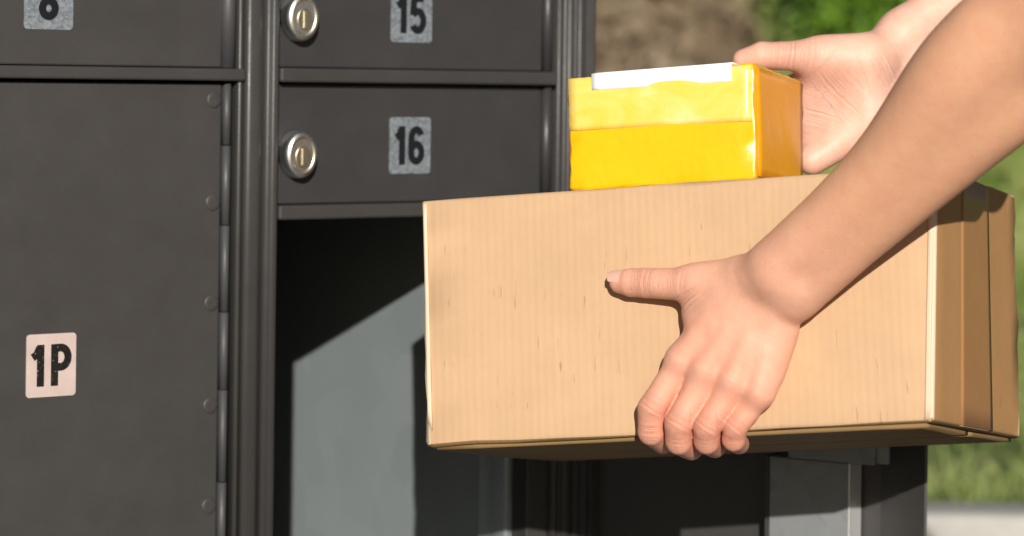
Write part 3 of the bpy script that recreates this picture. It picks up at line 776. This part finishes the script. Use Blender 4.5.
fr.add(Q_(903, 36, 1.996), Q_(998, -36, 2.025), .0190, .026, .016); fr.add(Q_(919, 65, 2.000), Q_(1030, -8, 2.030), .0180, .026, .016)
fr.add(Q_(1000, -33, 2.025), elbR, .026, .038, .02); fr.add(Q_(1030, -8, 2.03), elbR, .026, .038, .02)
fr.add(elbR, elbR+(shR-elbR)*.4, .040, .042, .02)
VR, QR = fr.surface(); VR = relax(VR, QR, 3)
del fr
# ---- rest of the body beyond the picture's right edge
FOOT = Vector((.90, 1.955, 0))
hip = np.array([0.97, 1.955, ZC-.06]); chest = np.array([0.76, 1.955, ZC+.24]); neck = np.array([0.66, 1.955, ZC+.38]); head = np.array([0.595, 1.955, ZC+.50])
legs = []
for s, dx in ((-1, -.03), (1, .05)):
    legs.append((hip+np.array([0, s*.085, -.03]), np.array([.90+dx, 1.955+s*.10, .50]), np.array([.94+dx, 1.955+s*.11, .08]), np.array([.72+dx, 1.955+s*.12, .035])))
def body_field(inf, arms=True, torso=True, leg=True, hd=True, vox=.008):
    f = Field([.40, 1.55, -.03], [1.30, 2.40, ZC+.72], vox)
    if torso:
        f.add(hip+[0, -.06, 0], hip+[0, .06, 0], .105+inf, .105+inf, .05)
        for s in (-1, 1):
            f.add(hip+[0, s*.05, .04], chest+[0, s*.07, 0], .085+inf, .095+inf, .05)
        f.add(chest, neck, .09+inf, .05+inf, .05)
    if arms:
        for sh, el in ((shL, elbL), (shR, elbR)):
            f.add(chest+(sh-chest)*.5+[0, 0, .03], sh, .06+inf, .056+inf, .04); f.add(sh, sh+(el-sh)*.62, .055+inf, .043+inf, .03)
    if hd:
        f.add(neck-[-.01, 0, .03], neck+(head-neck)*.6, .048, .046, .02)
        f.add(head+[.025, 0, .025], head+[-.015, 0, .03], .082, .076, .02); f.add(head+[-.03, 0, -.02], head+[-.055, 0, -.06], .058, .034, .03)
        f.add(head+[-.088, 0, .012], head+[-.106, 0, -.022], .008, .012, .010)     # nose
        for s in (-1, 1): f.add(head+[.02, s*.077, .01], head+[.024, s*.080, -.025], .014, .010, .006); f.sub(head+[-.100, s*.030, .012], head+[-.100, s*.034, .012], .012, .012, .010)
        f.add(head+[-.088, -.016, -.052], head+[-.088, .016, -.052], .008, .008, .005)
    if leg:
        for h_, k_, a_, t_ in legs: f.add(h_, k_, .085+inf, .058+inf, .03); f.add(k_, a_, .056+inf, .04+inf, .03)
    return f
f = body_field(0, True, True, True, True); VB_, QB = f.surface(); VB_ = relax(VB_, QB, 3)
V = np.concatenate([VL, VR, VB_]); Q = np.concatenate([QL, QR+len(VL), QB+len(VL)+len(VR)])
# skin tone: redder over knuckles and fingertips, tanned forearm, right palm pale and painted sunnier
tone = np.tile(np.array([.73, .395, .275]), (len(V), 1))
def blend(mask, c): tone[:] = tone*(1-mask[:, None])+np.array(c)*mask[:, None]
wr = np.array(ax(783, 285, 1.742)); dfa = (elbL-wr)/np.linalg.norm(elbL-wr)
isL = np.arange(len(V)) < len(VL); isR = (np.arange(len(V)) >= len(VL)) & (np.arange(len(V)) < len(VL)+len(VR))
t = np.clip(((V-wr)@dfa+.03)/.16, 0, 1); t = t*t*(3-2*t)*isL; blend(t, (.70, .380, .225))
blend(.8*isR, (.76, .47, .36))  # whole right arm lightened: pale palm plus its stronger sunlight put into the colour
spots = [(m, .010, .50) for m in mcp]+[(c[1][0], .011, .30) for c in fing]+[(c[2][0], .010, .70) for c in fing]+[(c[3][0], .010, .6) for c in fing]+[(c[4][0], .012, .5) for c in fing]+[(H(706, 340, .03), .012, .25), (H(735, 350, .03), .011, .3)]+[(thumb[2][0], .010, .30), (thumb[1][0], .014, .15), (thumb[4][0], .008, .3), (th[4][0], .02, .3), (th[2][0], .018, .25), (Q_(835, 75, 1.96), .02, .22)]
for c, r, w in spots: blend(w*np.exp(-((V-c)**2).sum(1)/(2*r*r)), (.68, .255, .17))
me = bpy.data.meshes.new('person'); Vl = V-np.array(FOOT); me.vertices.add(len(V)); me.vertices.foreach_set('co', Vl.ravel())
me.loops.add(Q.size); me.loops.foreach_set('vertex_index', Q.ravel().astype(np.int32)); me.polygons.add(len(Q))
me.polygons.foreach_set('loop_start', np.arange(0, Q.size, 4, dtype=np.int32)); me.polygons.foreach_set('use_smooth', np.ones(len(Q), bool))
me.update(calc_edges=True); me.validate(); me.materials.append(M_skin)
at = me.color_attributes.new('tone', 'FLOAT_COLOR', 'POINT'); at.data.foreach_set('color', np.concatenate([tone, np.ones((len(V), 1))], 1).ravel().astype(np.float32))
cre = np.zeros((len(V), 4)); cre[:, 3] = 1
def crease(c, axis, r, w):
    axis = np.array(axis)/np.linalg.norm(axis); d = V-np.array(c); m = w*np.exp(-((d**2).sum(1))/(2*r*r)); k = m > cre[:, 1]
    cre[k, 0] = 5+(d@axis)[k]*100; cre[k, 1] = m[k]
for c in fing:
    crease(c[2][0]+FN*.0105+np.array([0, 0, -.002]), c[2][0]-c[1][0], .0075, 1.0); crease(c[0][0]+FN*.012, c[1][0]-c[0][0], .0070, .28); crease(c[3][0]+FN*.008+np.array([0, 0, -.003]), c[3][0]-c[2][0], .006, .8)
crease(thumb[2][0]+FN*.009, thumb[3][0]-thumb[2][0], .009, .9); crease(thumb[1][0]+FN*.011, thumb[2][0]-thumb[1][0], .010, .6); crease(H(700, 306, .022), H(690, 290, .02)-H(705, 315, .02), .009, .7)
crease(H(775, 278, .040), elbL-H(775, 278, .040), .014, .45)
for p_, ax_ in ((Q_(838, 92, 1.955), Q_(868, 62, 1.96)-Q_(838, 92, 1.955)), (Q_(815, 112, 1.97), Q_(830, 60, 1.97)-Q_(815, 112, 1.97)), (Q_(890, 70, 1.965), Q_(930, 45, 1.97)-Q_(890, 70, 1.965)), (Q_(795, 50, 1.95), Q_(815, 52, 1.95)-Q_(795, 50, 1.95))): crease(p_, ax_, .015, .8)
ct = me.color_attributes.new('crease', 'FLOAT_COLOR', 'POINT'); ct.data.foreach_set('color', cre.ravel().astype(np.float32))
PER = new('person', me, label='person at the right reaching in with bare forearms, holding the cardboard box and yellow parcel', category='person'); PER.location = FOOT
def skinned(name, f, mat, cut=None):
    v, q = f.surface(); v = relax(v, q, 3)
    if cut is not None:
        k = cut(v); q = q[k[q].all(1)]
    used = np.unique(q); mp = -np.ones(len(v), int); mp[used] = np.arange(len(used))
    return new(name, mesh_from(name, v[used]-np.array(FOOT), [tuple(r) for r in mp[q]], [mat], smooth=True), PER)
f = body_field(.012, True, True, False, False); skinned('shirt', f, M_shirt, lambda v: (v[:, 2] > ZC-.10) & (np.linalg.norm(v-neck-np.array([-.02, 0, .02]), axis=1) > .075))
f = Field([.40, 1.55, -.03], [1.30, 2.40, ZC+.2], .009)
f.add(hip+[0, -.06, -.02], hip+[0, .06, -.02], .114, .114, .05)
for h_, k_, a_, t_ in legs: f.add(h_, k_, .097, .070, .03); f.add(k_, a_, .070, .060, .03)
skinned('trousers', f, M_jeans, lambda v: v[:, 2] < ZC+.03)
for h_, k_, a_, t_ in legs:
    f = Field([.5, 1.55, .002], [1.3, 2.4, .3], .006); f.add(a_+[.01, 0, -.035], t_, .044, .035, .02); f.add(a_+[.01, 0, -.03], a_+[0, 0, .02], .046, .046, .02)
    skinned('shoe', f, M_shoe)
f = Field([.40, 1.7, ZC+.3], [.9, 2.2, ZC+.72], .006)
f.add(head+[.035, 0, .038], head+[.0, 0, .05], .090, .078, .02); f.add(head+[.06, 0, .02], head+[.085, 0, -.07], .07, .05, .03)
skinned('hair', f, M_hair)
# thumb nail
def nail(tip, base, r, dors, length, width, name='nail'):
    a = Vector(tip)-Vector(base); a.normalize(); d = Vector(dors); d = (d-a*d.dot(a)).normalized(); s = a.cross(d)
    V, Fc = [], []; nu, nv = 10, 12
    for lay in (0, 1):
        for j in range(nv+1):
            tt = j/nv; x = -length*.45+length*tt
            wmul = math.sqrt(max(.05, 1-(2*tt-1)**6)); rr = (r*(1-.22*max(0, tt-.3)) + .0007) - lay*.0012
            for i in range(nu+1):
                an = R(width)*(2*i/nu-1)*wmul
                V.append(Vector(tip)+a*x+(d*math.cos(an)+s*math.sin(an))*rr-d*.0010*tt*tt)
    N = (nu+1)*(nv+1)
    for j in range(nv):
        for i in range(nu): k = j*(nu+1)+i; Fc.append((k, k+1, k+nu+2, k+nu+1)); Fc.append((k+N, k+nu+1+N, k+nu+2+N, k+1+N))
    o = new(name, mesh_from(name, [v-FOOT for v in V], Fc, [M_nail], smooth=True), PER); return o
nail(thumb[4][0], thumb[3][0], .0087*K, Vector((0, -.70, .72)), .0175, 47)

# ------------------------------------------------------------------ light, sky, camera
ELEV, AZ = R(19.2), R(3.1)
sd = Vector((math.sin(AZ)*math.cos(ELEV), -math.cos(AZ)*math.cos(ELEV), math.sin(ELEV)))
L = bpy.data.lights.new('sun', 'SUN'); L.energy = 5.0; L.angle = R(.5); L.color = (1, .95, .885)
lo = new('sun', L); lo.rotation_euler = sd.to_track_quat('Z', 'Y').to_euler(); lo.location = sd*20
w = bpy.data.worlds.new('World'); S.world = w; w.use_nodes = True; nt = w.node_tree
sky = nt.nodes.new('ShaderNodeTexSky'); sky.sky_type = 'NISHITA'; sky.sun_disc = False; sky.sun_elevation = ELEV; sky.sun_rotation = math.pi-AZ
nt.links.new(sky.outputs['Color'], nt.nodes['Background'].inputs['Color']); nt.nodes['Background'].inputs['Strength'].default_value = .040
cam = bpy.data.cameras.new('camera'); co = new('camera', cam); S.camera = co
cam.sensor_width = 36; cam.lens = 36*F_PX/1024; cam.shift_y = -(268-PY)/1024; cam.clip_start = .05; cam.clip_end = 500
co.matrix_world = Matrix.Translation((0, 0, ZC)) @ Matrix.Rotation(R(90), 4, 'X') @ Matrix.Rotation(ROLL, 4, 'Z')
cam.dof.use_dof = True; cam.dof.focus_distance = 2.02; cam.dof.aperture_fstop = 5.0
S.view_settings.view_transform = 'Standard'; S.view_settings.look = 'None'; S.view_settings.exposure = .11; S.view_settings.gamma = 1
S.render.resolution_x, S.render.resolution_y = 1024, 536
S.cycles.use_denoising = True
